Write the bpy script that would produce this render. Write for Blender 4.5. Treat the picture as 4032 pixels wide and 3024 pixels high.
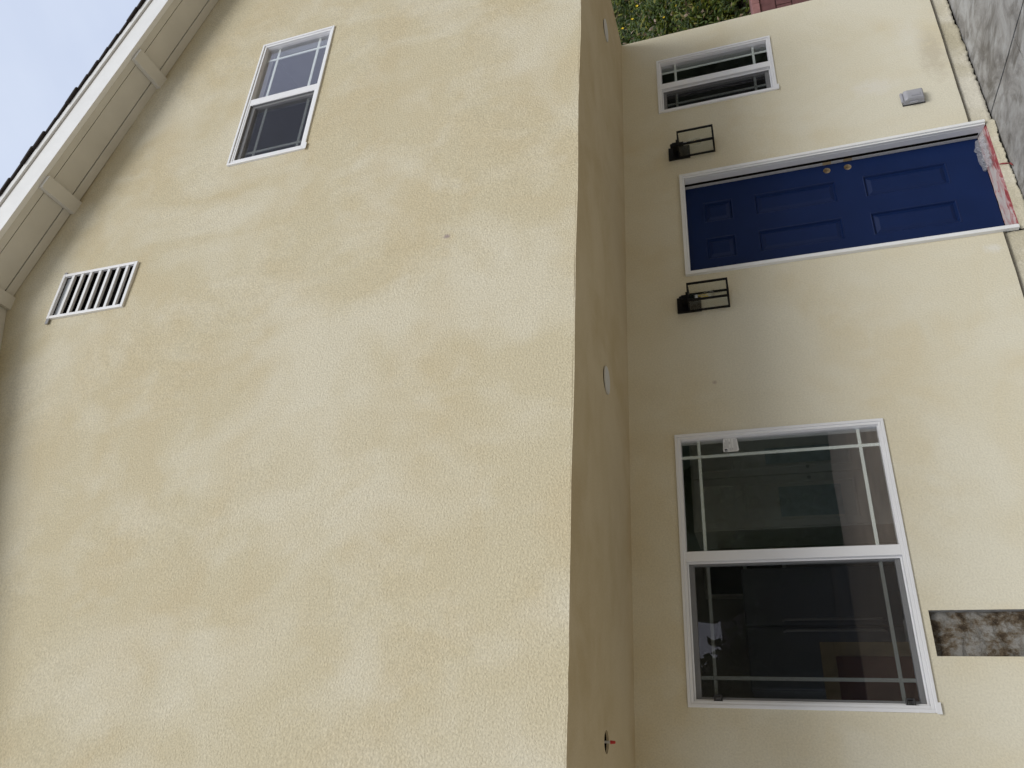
import bpy, bmesh, math, random
from mathutils import Vector, Matrix, noise

scene = bpy.context.scene
for o in list(bpy.data.objects):
    bpy.data.objects.remove(o)
COL = scene.collection
R = random.Random(7)
rad = math.radians

# ------------------------------------------------------------------ camera
# The phone was held on its side: world-up points to the left of the picture.
PITCH, ROLL, YAW = 0.30601891, 0.10783921, -0.51721286
CAM = Vector((-3.393539, -4.668949, 1.719291))
FOCAL_PX = 3010.5495
Rot = Matrix.Rotation(YAW, 3, 'Z') @ Matrix.Rotation(PITCH, 3, 'X') @ Matrix.Rotation(ROLL, 3, 'Y')
right, fwd, up = Rot.col[0], Rot.col[1], Rot.col[2]
cam_m = Matrix((-up, right, -fwd)).transposed().to_4x4()
cam_m.translation = CAM
cd = bpy.data.cameras.new('camera')
cd.sensor_fit = 'HORIZONTAL'; cd.sensor_width = 36.0
cd.lens = FOCAL_PX / 4032 * 36.0
cd.clip_start = 0.05; cd.clip_end = 2000
cam = bpy.data.objects.new('camera', cd); COL.objects.link(cam)
cam.matrix_world = cam_m
scene.camera = cam

# ------------------------------------------------------------------ sky and sun (overcast)
SUN_EL, SUN_AZ = rad(43), rad(6)          # azimuth 0 = straight in front of the facade
wd = bpy.data.worlds.new('World'); scene.world = wd; wd.use_nodes = True
nt = wd.node_tree; nt.nodes.clear()
out = nt.nodes.new('ShaderNodeOutputWorld'); bg = nt.nodes.new('ShaderNodeBackground')
sky = nt.nodes.new('ShaderNodeTexSky'); sky.sky_type = 'NISHITA'; sky.sun_disc = False
sky.sun_elevation = SUN_EL; sky.sun_rotation = rad(180) + SUN_AZ
sky.air_density = 1.0; sky.dust_density = 3.0; sky.ozone_density = 1.0
tc = nt.nodes.new('ShaderNodeTexCoord'); mp = nt.nodes.new('ShaderNodeMapping')
mp.inputs['Scale'].default_value = (1.0, 1.0, 2.2)
nz = nt.nodes.new('ShaderNodeTexNoise'); nz.inputs['Scale'].default_value = 2.3
nz.inputs['Detail'].default_value = 5; nz.inputs['Roughness'].default_value = 0.52
rp = nt.nodes.new('ShaderNodeValToRGB')
rp.color_ramp.elements[0].position = 0.30; rp.color_ramp.elements[0].color = (5.9, 6.65, 8.3, 1)
rp.color_ramp.elements[1].position = 0.72; rp.color_ramp.elements[1].color = (7.7, 8.4, 9.6, 1)
mx = nt.nodes.new('ShaderNodeMix'); mx.data_type = 'RGBA'; mx.inputs['Factor'].default_value = 0.86
nt.links.new(tc.outputs['Generated'], mp.inputs['Vector']); nt.links.new(mp.outputs['Vector'], nz.inputs['Vector'])
nt.links.new(nz.outputs['Fac'], rp.inputs['Fac'])
nt.links.new(sky.outputs['Color'], mx.inputs['A']); nt.links.new(rp.outputs['Color'], mx.inputs['B'])
nt.links.new(mx.outputs['Result'], bg.inputs['Color']); bg.inputs['Strength'].default_value = 0.092
nt.links.new(bg.outputs['Background'], out.inputs['Surface'])

sd = bpy.data.lights.new('sun', 'SUN'); sd.energy = 1.5; sd.angle = rad(30); sd.color = (1.0, 0.975, 0.91)
sun = bpy.data.objects.new('sun', sd); COL.objects.link(sun)
to_sun = Vector((math.sin(SUN_AZ) * math.cos(SUN_EL), -math.cos(SUN_AZ) * math.cos(SUN_EL), math.sin(SUN_EL)))
sun.rotation_euler = to_sun.to_track_quat('Z', 'Y').to_euler()
sun.location = (0, -8, 9)

vs = scene.view_settings
vs.view_transform = 'Standard'; vs.look = 'None'; vs.gamma = 1.0; vs.exposure = 0.33
vs.use_curve_mapping = False
scene.render.engine = 'CYCLES'
scene.cycles.max_bounces = 8; scene.cycles.transparent_max_bounces = 12
scene.cycles.diffuse_bounces = 4

# ------------------------------------------------------------------ materials
MATS = {}
def mat(name):
    m = bpy.data.materials.new(name); m.use_nodes = True
    MATS[name] = m
    n = m.node_tree.nodes; b = n['Principled BSDF']
    return m, m.node_tree, b
def N(t, kind, **kw):
    n = t.nodes.new(kind)
    for k, v in kw.items():
        if k in n.inputs: n.inputs[k].default_value = v
        else: setattr(n, k, v)
    return n
def ramp(t, src, stops):
    r = t.nodes.new('ShaderNodeValToRGB')
    el = r.color_ramp.elements
    while len(el) < len(stops): el.new(0.5)
    for e, (p, c) in zip(el, stops):
        e.position = p; e.color = (c[0], c[1], c[2], 1) if isinstance(c, tuple) else (c, c, c, 1)
    t.links.new(src, r.inputs['Fac'])
    return r.outputs['Color']
def mixc(t, fac, a, b, mode='MIX'):
    m = t.nodes.new('ShaderNodeMix'); m.data_type = 'RGBA'; m.blend_type = mode
    for s, k in ((fac, 'Factor'), (a, 'A'), (b, 'B')):
        if isinstance(s, (int, float)): m.inputs[k].default_value = s
        elif isinstance(s, tuple): m.inputs[k].default_value = (*s, 1)
        else: t.links.new(s, m.inputs[k])
    return m.outputs['Result']
def pos(t, scale=(1, 1, 1)):
    g = t.nodes.new('ShaderNodeNewGeometry')
    m = t.nodes.new('ShaderNodeMapping'); m.inputs['Scale'].default_value = scale
    t.links.new(g.outputs['Position'], m.inputs['Vector'])
    return m.outputs['Vector']
def tex(t, vec, scale, detail=4, rough=0.55, dist=0.0):
    n = N(t, 'ShaderNodeTexNoise', Scale=scale, Detail=detail, Roughness=rough, Distortion=dist)
    t.links.new(vec, n.inputs['Vector'])
    return n.outputs['Fac']
def bump(t, b, h, strength, distance):
    n = N(t, 'ShaderNodeBump', Strength=strength, Distance=distance)
    t.links.new(h, n.inputs['Height']); t.links.new(n.outputs['Normal'], b.inputs['Normal'])
def plain(name, col, rough=0.5, metal=0.0, var=0.06, vscale=9.0, bmp=0.0, bscale=120, spec=0.5):
    m, t, b = mat(name)
    p = pos(t)
    f = tex(t, p, vscale, 3)
    lo = tuple(c * (1 - var) for c in col); hi = tuple(min(1, c * (1 + var)) for c in col)
    t.links.new(ramp(t, f, [(0.3, lo), (0.7, hi)]), b.inputs['Base Color'])
    b.inputs['Specular IOR Level'].default_value = spec; b.inputs['Roughness'].default_value = rough; b.inputs['Metallic'].default_value = metal
    if bmp: bump(t, b, tex(t, p, bscale, 1), bmp, 0.002)
    return m

D0 = 1.517
def stucco(name, base, light, warm, amount, bscale, bstrength, grain, spots=()):
    m, t, b = mat(name)
    p = pos(t); ps = pos(t, (1.0, 1.0, 0.7))
    big = tex(t, ps, 1.25, 3, 0.6, 0.5)
    mid = tex(t, ps, 3.4, 3, 0.6, 0.35)
    warmf = tex(t, pos(t, (0.9, 1, 1.4)), 1.15, 3, 0.6, 0.8)
    c = mixc(t, ramp(t, warmf, [(0.42, 0.0), (0.62, amount)]), base, warm)
    c = mixc(t, ramp(t, big, [(0.45, 0.0), (0.63, amount)]), c, light)
    c = mixc(t, ramp(t, mid, [(0.5, 0.0), (0.72, amount * 0.75)]), c, light)
    g = tex(t, p, 95, 1, 0.5)
    c = mixc(t, 1.0, c, ramp(t, g, [(0.3, 1 - grain), (0.7, 1 + grain * 0.5)]), 'MULTIPLY')
    for (sx, sy, sz, wx, wz, col, amt) in spots:
        mp_ = N(t, 'ShaderNodeMapping', vector_type='POINT'); mp_.inputs['Location'].default_value = (-sx / wx, -sy / 0.2, -sz / wz); mp_.inputs['Scale'].default_value = (1 / wx, 1 / 0.2, 1 / wz)
        ge = t.nodes.new('ShaderNodeNewGeometry'); t.links.new(ge.outputs['Position'], mp_.inputs['Vector'])
        gr_ = N(t, 'ShaderNodeTexGradient', gradient_type='SPHERICAL'); t.links.new(mp_.outputs['Vector'], gr_.inputs['Vector'])
        mu = N(t, 'ShaderNodeMath', operation='MULTIPLY'); t.links.new(gr_.outputs['Fac'], mu.inputs[0]); t.links.new(tex(t, p, 17, 3, 0.7), mu.inputs[1])
        c = mixc(t, ramp(t, mu.outputs[0], [(0.16, 0.0), (0.42, amt)]), c, col)
    t.links.new(c, b.inputs['Base Color'])
    b.inputs['Roughness'].default_value = 0.95
    b.inputs['Specular IOR Level'].default_value = 0.15
    bump(t, b, tex(t, p, bscale, 2, 0.6), bstrength, 0.006)
    return m
M_UP = stucco('stucco_sand_finish', (0.594, 0.530, 0.374), (0.672, 0.626, 0.498), (0.582, 0.500, 0.334), 0.72, 105, 0.85, 0.13,
              spots=((-0.576, -D0, 3.320, 0.030, 0.045, (0.28, 0.22, 0.24), 0.8),))
M_LOW = stucco('stucco_smooth_finish', (0.688, 0.634, 0.486), (0.715, 0.672, 0.540), (0.675, 0.602, 0.434), 0.9, 95, 0.45, 0.07,
               spots=((1.52, 0, 0.62, 0.16, 0.28, (0.74, 0.71, 0.64), 0.55), (1.75, 0, 0.18, 0.5, 0.18, (0.50, 0.44, 0.33), 0.6), (-0.12, 0, 0.17, 0.07, 0.10, (0.74, 0.72, 0.66), 0.6), (2.0, 0, 0.30, 0.35, 0.2, (0.72, 0.69, 0.60), 0.45), (-0.892, 0, 1.976, 0.03, 0.03, (0.40, 0.30, 0.25), 0.6)))
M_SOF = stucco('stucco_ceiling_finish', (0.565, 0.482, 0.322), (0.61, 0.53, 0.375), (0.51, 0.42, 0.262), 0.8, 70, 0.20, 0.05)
M_SKIRT = stucco('stucco_foundation', (0.56, 0.51, 0.385), (0.66, 0.62, 0.52), (0.46, 0.415, 0.30), 0.9, 55, 0.9, 0.12)

M_TRIM = plain('painted_white_wood', (0.80, 0.80, 0.79), 0.45, var=0.035, vscale=6, bmp=0.08, bscale=60)
M_SOFW = plain('painted_soffit_board', (0.64, 0.625, 0.575), 0.6, var=0.04, vscale=5, bmp=0.08, bscale=50)
M_VINYL = plain('white_vinyl', (0.80, 0.80, 0.81), 0.32, var=0.02)
M_MUNT = plain('pale_grid_bar', (0.80, 0.83, 0.81), 0.4, var=0.02)
M_BLACK = plain('black_powder_coat', (0.004, 0.004, 0.004), 0.6, var=0.1, spec=0.2)
M_BLACKP = plain('black_plastic', (0.015, 0.015, 0.016), 0.4, var=0.1)
M_SHING = plain('dark_asphalt_shingle', (0.030, 0.024, 0.022), 0.95, var=0.35, vscale=40, bmp=0.6, bscale=300)
M_GAP = plain('dark_void', (0.008, 0.007, 0.007), 0.95, spec=0.0)
M_GREYT = plain('grey_tape', (0.27, 0.27, 0.28), 0.5)
M_VENTIN = plain('vent_inner_metal', (0.42, 0.44, 0.47), 0.45)
M_BORE = plain('raw_door_core', (0.42, 0.335, 0.22), 0.9, var=0.2, vscale=70, spec=0.1)
M_STRIP = plain('weather_strip', (0.52, 0.51, 0.50), 0.6)
M_SCREED = plain('gap_shade_screed', (0.10, 0.085, 0.06), 0.8, var=0.3, vscale=30)
M_METAL = plain('galvanised_metal', (0.55, 0.55, 0.54), 0.35, 0.8)
M_REDW = plain('red_plastic', (0.55, 0.03, 0.025), 0.35)
M_REDP = plain('dried_red_sealant', (0.24, 0.03, 0.03), 0.6, var=0.2, vscale=40)
M_CABLE = plain('grey_cable', (0.60, 0.60, 0.58), 0.5)
M_LENS = plain('frosted_light_lens', (0.60, 0.60, 0.59), 0.6, var=0.03)
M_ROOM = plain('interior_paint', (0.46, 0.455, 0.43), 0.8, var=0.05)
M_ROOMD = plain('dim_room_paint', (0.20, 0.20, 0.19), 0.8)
M_FLOORI = plain('interior_floor', (0.20, 0.15, 0.10), 0.5, var=0.2)
M_CAB = plain('cabinet_paint', (0.80, 0.80, 0.77), 0.4, var=0.03)
M_FILM = plain('blue_protective_film', (0.50, 0.58, 0.61), 0.3, var=0.12, vscale=14)
M_FRIDGE = plain('brushed_appliance', (0.13, 0.145, 0.17), 0.35, 0.0)
M_TAN = plain('tan_plywood', (0.45, 0.34, 0.19), 0.6, var=0.15, vscale=12)
M_RUST = plain('red_brown_panel', (0.20, 0.055, 0.03), 0.5, var=0.3, vscale=4)
M_BLOCK = plain('red_brown_block', (0.125, 0.052, 0.052), 0.9, var=0.2, vscale=14, bmp=0.5, bscale=160)
M_CAP = plain('pink_cap_block', (0.27, 0.13, 0.125), 0.9, var=0.15, vscale=20, bmp=0.4, bscale=160)
M_MORT = plain('grey_scratch_coat', (0.27, 0.265, 0.255), 0.95, var=0.25, vscale=25, bmp=0.6, bscale=90)
M_MORTAR = plain('mortar', (0.15, 0.075, 0.07), 0.95)
M_SOIL = plain('dry_soil', (0.14, 0.095, 0.065), 1.0, var=0.5, vscale=12, bmp=0.8, bscale=60)
M_BARK = plain('bark', (0.13, 0.095, 0.07), 0.95, var=0.3, vscale=30, bmp=0.6, bscale=90)
M_YEL = plain('yellow_petal', (0.85, 0.62, 0.02), 0.6)
M_NWALL = plain('neighbour_wall', (0.17, 0.18, 0.20), 0.9, var=0.1, vscale=3)
M_NROOF = plain('neighbour_roof', (0.05, 0.045, 0.045), 0.95, var=0.2)
M_ASPH = plain('street_asphalt', (0.055, 0.055, 0.056), 0.95, var=0.25, vscale=3, bmp=0.4)
M_DIRT = plain('yard_ground', (0.35, 0.285, 0.19), 1.0, var=0.25, vscale=2)
M_STICK = plain('sticker_paper', (0.72, 0.72, 0.71), 0.5, var=0.02)
M_INK = plain('sticker_ink', (0.02, 0.02, 0.03), 0.6)
M_INKG = plain('sticker_fine_print', (0.28, 0.28, 0.28), 0.6)

def make_blue():
    m, t, b = mat('blue_door_paint')
    p = pos(t)
    c = ramp(t, tex(t, p, 4, 5), [(0.3, (0.0030, 0.0140, 0.066)), (0.7, (0.0038, 0.0165, 0.077))])
    dust = tex(t, p, 60, 3, 0.7)
    c = mixc(t, ramp(t, dust, [(0.73, 0.0), (0.80, 0.35)]), c, (0.16, 0.20, 0.30))
    t.links.new(c, b.inputs['Base Color']); b.inputs['Roughness'].default_value = 0.44; b.inputs['Specular IOR Level'].default_value = 0.26
    return m
M_BLUE = make_blue()

def make_concrete():
    m, t, b = mat('stained_concrete')
    p = pos(t)
    a = tex(t, p, 3.2, 5, 0.7, 0.7); s = tex(t, pos(t, (1.3, 0.6, 1)), 3.4, 5, 0.68, 1.3); f = tex(t, pos(t, (1.4, 0.7, 1)), 34, 4, 0.7); w = tex(t, pos(t, (1.8, 0.6, 1)), 6.5, 4, 0.7, 0.8)
    c = ramp(t, a, [(0.34, (0.17, 0.16, 0.15)), (0.52, (0.31, 0.30, 0.285)), (0.68, (0.42, 0.42, 0.415))])
    c = mixc(t, ramp(t, s, [(0.50, 0.0), (0.68, 0.75)]), c, (0.10, 0.088, 0.072))
    c = mixc(t, ramp(t, w, [(0.54, 0.0), (0.74, 0.5)]), c, (0.50, 0.50, 0.495))
    c = mixc(t, ramp(t, f, [(0.70, 0.0), (0.80, 0.5)]), c, (0.58, 0.565, 0.53))
    t.links.new(c, b.inputs['Base Color']); b.inputs['Roughness'].default_value = 0.85
    bump(t, b, f, 0.6, 0.006)
    return m
M_CONC = make_concrete()

def make_rough_hole():
    m, t, b = mat('broken_concrete')
    p = pos(t)
    a = tex(t, pos(t, (1, 1, 0.8)), 15, 5, 0.72, 0.15); s = tex(t, p, 70, 3, 0.7)
    c = ramp(t, a, [(0.38, (0.05, 0.034, 0.02)), (0.46, (0.12, 0.088, 0.055)), (0.53, (0.19, 0.17, 0.14)), (0.62, (0.27, 0.26, 0.24))])
    c = mixc(t, ramp(t, s, [(0.62, 0.0), (0.74, 0.6)]), c, (0.42, 0.38, 0.30))
    t.links.new(c, b.inputs['Base Color']); b.inputs['Roughness'].default_value = 0.95
    bump(t, b, s, 0.9, 0.012)
    return m
M_HOLE = make_rough_hole()

def make_threshold():
    m, t, b = mat('red_smeared_sill')
    p = pos(t, (1, 1, 1))
    a = tex(t, pos(t, (0.45, 2.4, 2.4)), 12, 4, 0.7, 1.0); s = tex(t, p, 38, 4, 0.7)
    ge = t.nodes.new('ShaderNodeNewGeometry'); sp = t.nodes.new('ShaderNodeSeparateXYZ'); t.links.new(ge.outputs['Position'], sp.inputs[0])
    ed = N(t, 'ShaderNodeMapRange'); ed.inputs['From Min'].default_value = 0.05; ed.inputs['From Max'].default_value = 0.0; t.links.new(sp.outputs['Y'], ed.inputs['Value'])
    ad = N(t, 'ShaderNodeMath', operation='MULTIPLY_ADD'); t.links.new(ed.outputs[0], ad.inputs[0]); ad.inputs[1].default_value = 0.13; t.links.new(a, ad.inputs[2])
    c = ramp(t, ad.outputs[0], [(0.46, (0.46, 0.42, 0.41)), (0.56, (0.42, 0.27, 0.27)), (0.64, (0.28, 0.045, 0.05)), (0.8, (0.18, 0.02, 0.025))])
    c = mixc(t, ramp(t, s, [(0.62, 0.0), (0.74, 0.5)]), c, (0.60, 0.56, 0.53))
    t.links.new(c, b.inputs['Base Color']); b.inputs['Roughness'].default_value = 0.6
    bump(t, b, s, 0.4, 0.003)
    return m
M_SILL = make_threshold()

def make_glass(name, tint, f0, wav=0.0, refl=(1, 1, 1)):
    """thin pane: Schlick reflection by viewing angle, otherwise tinted see-through"""
    m = bpy.data.materials.new(name); m.use_nodes = True; t = m.node_tree; t.nodes.clear()
    o = t.nodes.new('ShaderNodeOutputMaterial'); mixs = t.nodes.new('ShaderNodeMixShader')
    tr = N(t, 'ShaderNodeBsdfTransparent', Color=(*tint, 1)); gl = N(t, 'ShaderNodeBsdfGlossy', Roughness=0.0, Color=(*refl, 1))
    lw = N(t, 'ShaderNodeLayerWeight', Blend=0.5)
    pw = N(t, 'ShaderNodeMath', operation='POWER'); pw.inputs[1].default_value = 5.0
    ma = N(t, 'ShaderNodeMath', operation='MULTIPLY_ADD'); ma.inputs[1].default_value = 1 - f0; ma.inputs[2].default_value = f0
    t.links.new(lw.outputs['Facing'], pw.inputs[0]); t.links.new(pw.outputs[0], ma.inputs[0])
    if wav:
        bn = N(t, 'ShaderNodeBump', Strength=wav, Distance=0.02)
        t.links.new(tex(t, pos(t), 2.2, 1), bn.inputs['Height']); t.links.new(bn.outputs['Normal'], gl.inputs['Normal'])
    t.links.new(ma.outputs[0], mixs.inputs[0]); t.links.new(tr.outputs[0], mixs.inputs[1]); t.links.new(gl.outputs[0], mixs.inputs[2])
    t.links.new(mixs.outputs[0], o.inputs['Surface'])
    return m
M_GLASS = make_glass('window_glass', (0.955, 0.97, 0.96), 0.105, 0.02, (0.97, 0.92, 1.0))
M_CLEAR = make_glass('lantern_glass', (0.97, 0.975, 0.97), 0.03)
M_BULB = make_glass('bulb_glass', (0.93, 0.93, 0.90), 0.07)

def make_screen():
    m = bpy.data.materials.new('insect_screen_mesh'); m.use_nodes = True; t = m.node_tree
    b = t.nodes['Principled BSDF']; o = t.nodes['Material Output']
    b.inputs['Base Color'].default_value = (0.010, 0.010, 0.011, 1); b.inputs['Roughness'].default_value = 0.8; b.inputs['Specular IOR Level'].default_value = 0.1
    tr = N(t, 'ShaderNodeBsdfTransparent', Color=(1, 1, 1, 1)); mixs = t.nodes.new('ShaderNodeMixShader')
    mixs.inputs[0].default_value = 0.30
    t.links.new(tr.outputs[0], mixs.inputs[1]); t.links.new(b.outputs[0], mixs.inputs[2]); t.links.new(mixs.outputs[0], o.inputs['Surface'])
    return m
M_SCREEN = make_screen()

def make_plastic():
    m, t, b = mat('clear_grey_plastic')
    b.inputs['Base Color'].default_value = (0.46, 0.46, 0.50, 1); b.inputs['Roughness'].default_value = 0.25
    tr = N(t, 'ShaderNodeBsdfTransparent', Color=(0.86, 0.87, 0.88, 1)); mixs = t.nodes.new('ShaderNodeMixShader')
    mixs.inputs[0].default_value = 0.72
    o = t.nodes['Material Output']
    t.links.new(tr.outputs[0], mixs.inputs[1]); t.links.new(b.outputs[0], mixs.inputs[2]); t.links.new(mixs.outputs[0], o.inputs['Surface'])
    m2, t, b = mat('thin_plastic_sheet')
    b.inputs['Base Color'].default_value = (0.54, 0.54, 0.57, 1); b.inputs['Roughness'].default_value = 0.3
    tr = N(t, 'ShaderNodeBsdfTransparent', Color=(0.9, 0.9, 0.92, 1)); mixs = t.nodes.new('ShaderNodeMixShader')
    mixs.inputs[0].default_value = 0.36
    o = t.nodes['Material Output']
    t.links.new(tr.outputs[0], mixs.inputs[1]); t.links.new(b.outputs[0], mixs.inputs[2]); t.links.new(mixs.outputs[0], o.inputs['Surface'])
    return m, m2
M_PLAST, M_SHEET = make_plastic()

def make_leaf(name, stops):
    m, t, b = mat(name)
    g = t.nodes.new('ShaderNodeNewGeometry')
    t.links.new(ramp(t, g.outputs['Random Per Island'], stops), b.inputs['Base Color'])
    b.inputs['Roughness'].default_value = 0.55
    try: b.inputs['Subsurface Weight'].default_value = 0.0
    except Exception: pass
    tl = N(t, 'ShaderNodeBsdfTranslucent'); ms = t.nodes.new('ShaderNodeMixShader'); ms.inputs[0].default_value = 0.22
    t.links.new(ramp(t, g.outputs['Random Per Island'], stops), tl.inputs['Color'])
    o = t.nodes['Material Output']
    t.links.new(b.outputs[0], ms.inputs[1]); t.links.new(tl.outputs[0], ms.inputs[2]); t.links.new(ms.outputs[0], o.inputs['Surface'])
    return m
M_LEAF = make_leaf('shrub_leaf', [(0.0, (0.022, 0.042, 0.004)), (0.3, (0.045, 0.080, 0.006)), (0.6, (0.075, 0.115, 0.009)), (0.84, (0.14, 0.165, 0.013)), (0.92, (0.22, 0.21, 0.025)), (0.955, (0.30, 0.22, 0.14)), (1.0, (0.38, 0.29, 0.21))])
M_LEAF2 = make_leaf('tree_leaf', [(0.0, (0.02, 0.04, 0.012)), (0.5, (0.04, 0.075, 0.02)), (1.0, (0.07, 0.11, 0.03))])

# ------------------------------------------------------------------ builders
def wloc(o):
    v = Vector((0, 0, 0))
    while o is not None:
        v += o.location; o = o.parent
    return v
def obj(name, bm, m, parent=None, bevel=0.0, smooth=False, base=None):
    """one bmesh given in world coordinates -> one mesh object"""
    org = wloc(parent) if parent is not None else (Vector(base) if base else Vector((0, 0, 0)))
    me = bpy.data.meshes.new(name)
    bmesh.ops.translate(bm, verts=bm.verts, vec=-org)
    bm.normal_update(); bm.to_mesh(me); bm.free()
    me.materials.append(m)
    if smooth:
        for p in me.polygons: p.use_smooth = True
    o = bpy.data.objects.new(name, me); COL.objects.link(o)
    if parent is not None: o.parent = parent
    elif base: o.location = org
    if bevel:
        b = o.modifiers.new('bevel', 'BEVEL'); b.width = bevel; b.segments = 2; b.limit_method = 'ANGLE'
    return o
def empty(name, loc, parent=None):
    o = bpy.data.objects.new(name, None); COL.objects.link(o)
    o.empty_display_size = 0.1
    if parent is not None: o.parent = parent; o.location = Vector(loc) - wloc(parent)
    else: o.location = loc
    return o
def tag(o, label=None, cat=None, group=None, kind=None):
    if label: o['label'] = label
    if cat: o['category'] = cat
    if group: o['group'] = group
    if kind: o['kind'] = kind
    return o
def box(bm, x0, x1, y0, y1, z0, z1):
    v = [bm.verts.new(c) for c in ((x0, y0, z0), (x1, y0, z0), (x1, y1, z0), (x0, y1, z0), (x0, y0, z1), (x1, y0, z1), (x1, y1, z1), (x0, y1, z1))]
    for f in ((0, 3, 2, 1), (4, 5, 6, 7), (0, 1, 5, 4), (1, 2, 6, 5), (2, 3, 7, 6), (3, 0, 4, 7)):
        bm.faces.new([v[i] for i in f])
    return v
def ring(bm, x0, x1, z0, z1, w, y0, y1):
    """a picture-frame of four butted bars, standing in the facade plane"""
    if isinstance(w, (int, float)): w = (w, w, w, w)
    l, r, b, t = w
    box(bm, x0, x1, y0, y1, z1 - t, z1); box(bm, x0, x1, y0, y1, z0, z0 + b)
    box(bm, x0, x0 + l, y0, y1, z0 + b, z1 - t); box(bm, x1 - r, x1, y0, y1, z0 + b, z1 - t)
def B(): return bmesh.new()
def bx(*a):
    bm = B(); box(bm, *a); return bm
def rg(*a):
    bm = B(); ring(bm, *a); return bm
def tube(bm, pts, r, n=8, cap=True):
    rings = []
    for i, p in enumerate(pts):
        p = Vector(p)
        d = (Vector(pts[min(i + 1, len(pts) - 1)]) - Vector(pts[max(i - 1, 0)])).normalized()
        a = d.orthogonal().normalized(); b = d.cross(a)
        rr = r[i] if isinstance(r, (list, tuple)) else r
        rings.append([bm.verts.new(p + (a * math.cos(2 * math.pi * k / n) + b * math.sin(2 * math.pi * k / n)) * rr) for k in range(n)])
    for A_, B_ in zip(rings, rings[1:]):
        for k in range(n): 
            bm.faces.new((A_[k], A_[(k + 1) % n], B_[(k + 1) % n], B_[k]))
    if cap:
        bm.faces.new(rings[0][::-1]); bm.faces.new(rings[-1])
def lathe(bm, cx, cy, prof, n=24):
    """profile of (radius, z) turned about a vertical axis"""
    rings = [[bm.verts.new((cx + r * math.cos(2 * math.pi * k / n), cy + r * math.sin(2 * math.pi * k / n), z)) for k in range(n)] for r, z in prof]
    for A_, B_ in zip(rings, rings[1:]):
        for k in range(n): bm.faces.new((A_[k], A_[(k + 1) % n], B_[(k + 1) % n], B_[k]))
    bm.faces.new(rings[0][::-1]); bm.faces.new(rings[-1])
def sheet(xs, zs, y, holes, wob=0.0, seed=0.0):
    """vertical wall face with rectangular openings; slight unevenness of hand-trowelled stucco"""
    bm = B(); vv = {}
    def V(i, j):
        if (i, j) not in vv:
            x, z = xs[i], zs[j]
            dy = wob * noise.noise((x * 1.1 + seed, z * 1.1, 3.7)) + 0.4 * wob * noise.noise((x * 3.3, z * 3.3 + seed, 9.1))
            vv[(i, j)] = bm.verts.new((x, y + dy, z))
        return vv[(i, j)]
    for i in range(len(xs) - 1):
        for j in range(len(zs) - 1):
            cx, cz = (xs[i] + xs[i + 1]) / 2, (zs[j] + zs[j + 1]) / 2
            if any(h[0] < cx < h[1] and h[2] < cz < h[3] for h in holes): continue
            bm.faces.new((V(i, j), V(i + 1, j), V(i + 1, j + 1), V(i, j + 1)))
    return bm
def breaks(a, b, step, extra):
    s = set(round(a + (b - a) * k / max(1, round((b - a) / step)), 4) for k in range(max(1, round((b - a) / step)) + 1))
    ex = [round(e, 4) for e in extra]
    s = {v for v in s if v in (round(a, 4), round(b, 4)) or all(abs(v - e) > step * 0.3 for e in ex)}
    return sorted(s | set(ex))

# ------------------------------------------------------------------ key dimensions (metres)
XL, XR = -3.69, 2.675            # house corners
D = 1.517                        # overhang of the upper storey
HC = 2.557                       # porch ceiling
XP = -0.50                       # ridge line
SL = 0.3215                      # roof slope
ZP = 6.586 + 0.321 * 0.5         # soffit height at the ridge, at the wall
def zr(x): return ZP - SL * abs(x - XP)
BIG = (-2.917, -1.260, 1.003, 2.257)
SMALL = (1.705, 2.346, 1.302, 2.253)
UPW = (0.414, 1.688, 4.475, 5.113)
VENT = (-0.702, -0.330, 5.628, 6.285)
DOOR = (0.0, 0.968, -0.005, 2.118)
REC = (-2.640, -2.405, 0.05, 0.962)
def gz(x, y=0): return -0.088 + 0.022 * max(-6, min(x, 4)) + 0.012 * y   # patio surface

# ------------------------------------------------------------------ the setting
gb = B()
n = 24; S = 300
for i in range(n + 1):
    for j in range(n + 1):
        gb.verts.new((-S + 2 * S * i / n, -S + 2 * S * j / n, -0.42))
gb.verts.ensure_lookup_table()
for i in range(n):
    for j in range(n):
        gb.faces.new([gb.verts[k] for k in (i * (n + 1) + j, (i + 1) * (n + 1) + j, (i + 1) * (n + 1) + j + 1, i * (n + 1) + j + 1)])
tag(obj('ground', gb, M_DIRT), kind='structure')

patio = tag(empty('patio', (1.0, -1.5, gz(1, -1.5))), kind='structure')
def slab(x0, x1, y0, y1, nx=14, ny=14, t=0.10):
    bm = B(); g = {}
    for i in range(nx + 1):
        for j in range(ny + 1):
            x = x0 + (x1 - x0) * i / nx; y = y0 + (y1 - y0) * j / ny
            e = min(i, nx - i, j, ny - j) == 0
            z = gz(x, y) + 0.004 * noise.noise((x * 1.7, y * 1.7, 0.3)) - (0.006 if e else 0)
            if e:
                x += 0.006 * noise.noise((x * 9, y * 9, 1)); y += 0.006 * noise.noise((x * 9, y * 9, 5))
            g[i, j] = bm.verts.new((x, y, z))
    for i in range(nx):
        for j in range(ny): bm.faces.new((g[i, j], g[i + 1, j], g[i + 1, j + 1], g[i, j + 1]))
    bd = [g[i, 0] for i in range(nx + 1)] + [g[nx, j] for j in range(1, ny + 1)] + [g[i, ny] for i in range(nx - 1, -1, -1)] + [g[0, j] for j in range(ny - 1, 0, -1)]
    lo = [bm.verts.new((v.co.x, v.co.y, v.co.z - t)) for v in bd]
    for k in range(len(bd)): bm.faces.new((bd[k - 1], bd[k], lo[k], lo[k - 1])[::-1])
    obj('slab', bm, M_CONC, patio)
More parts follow.
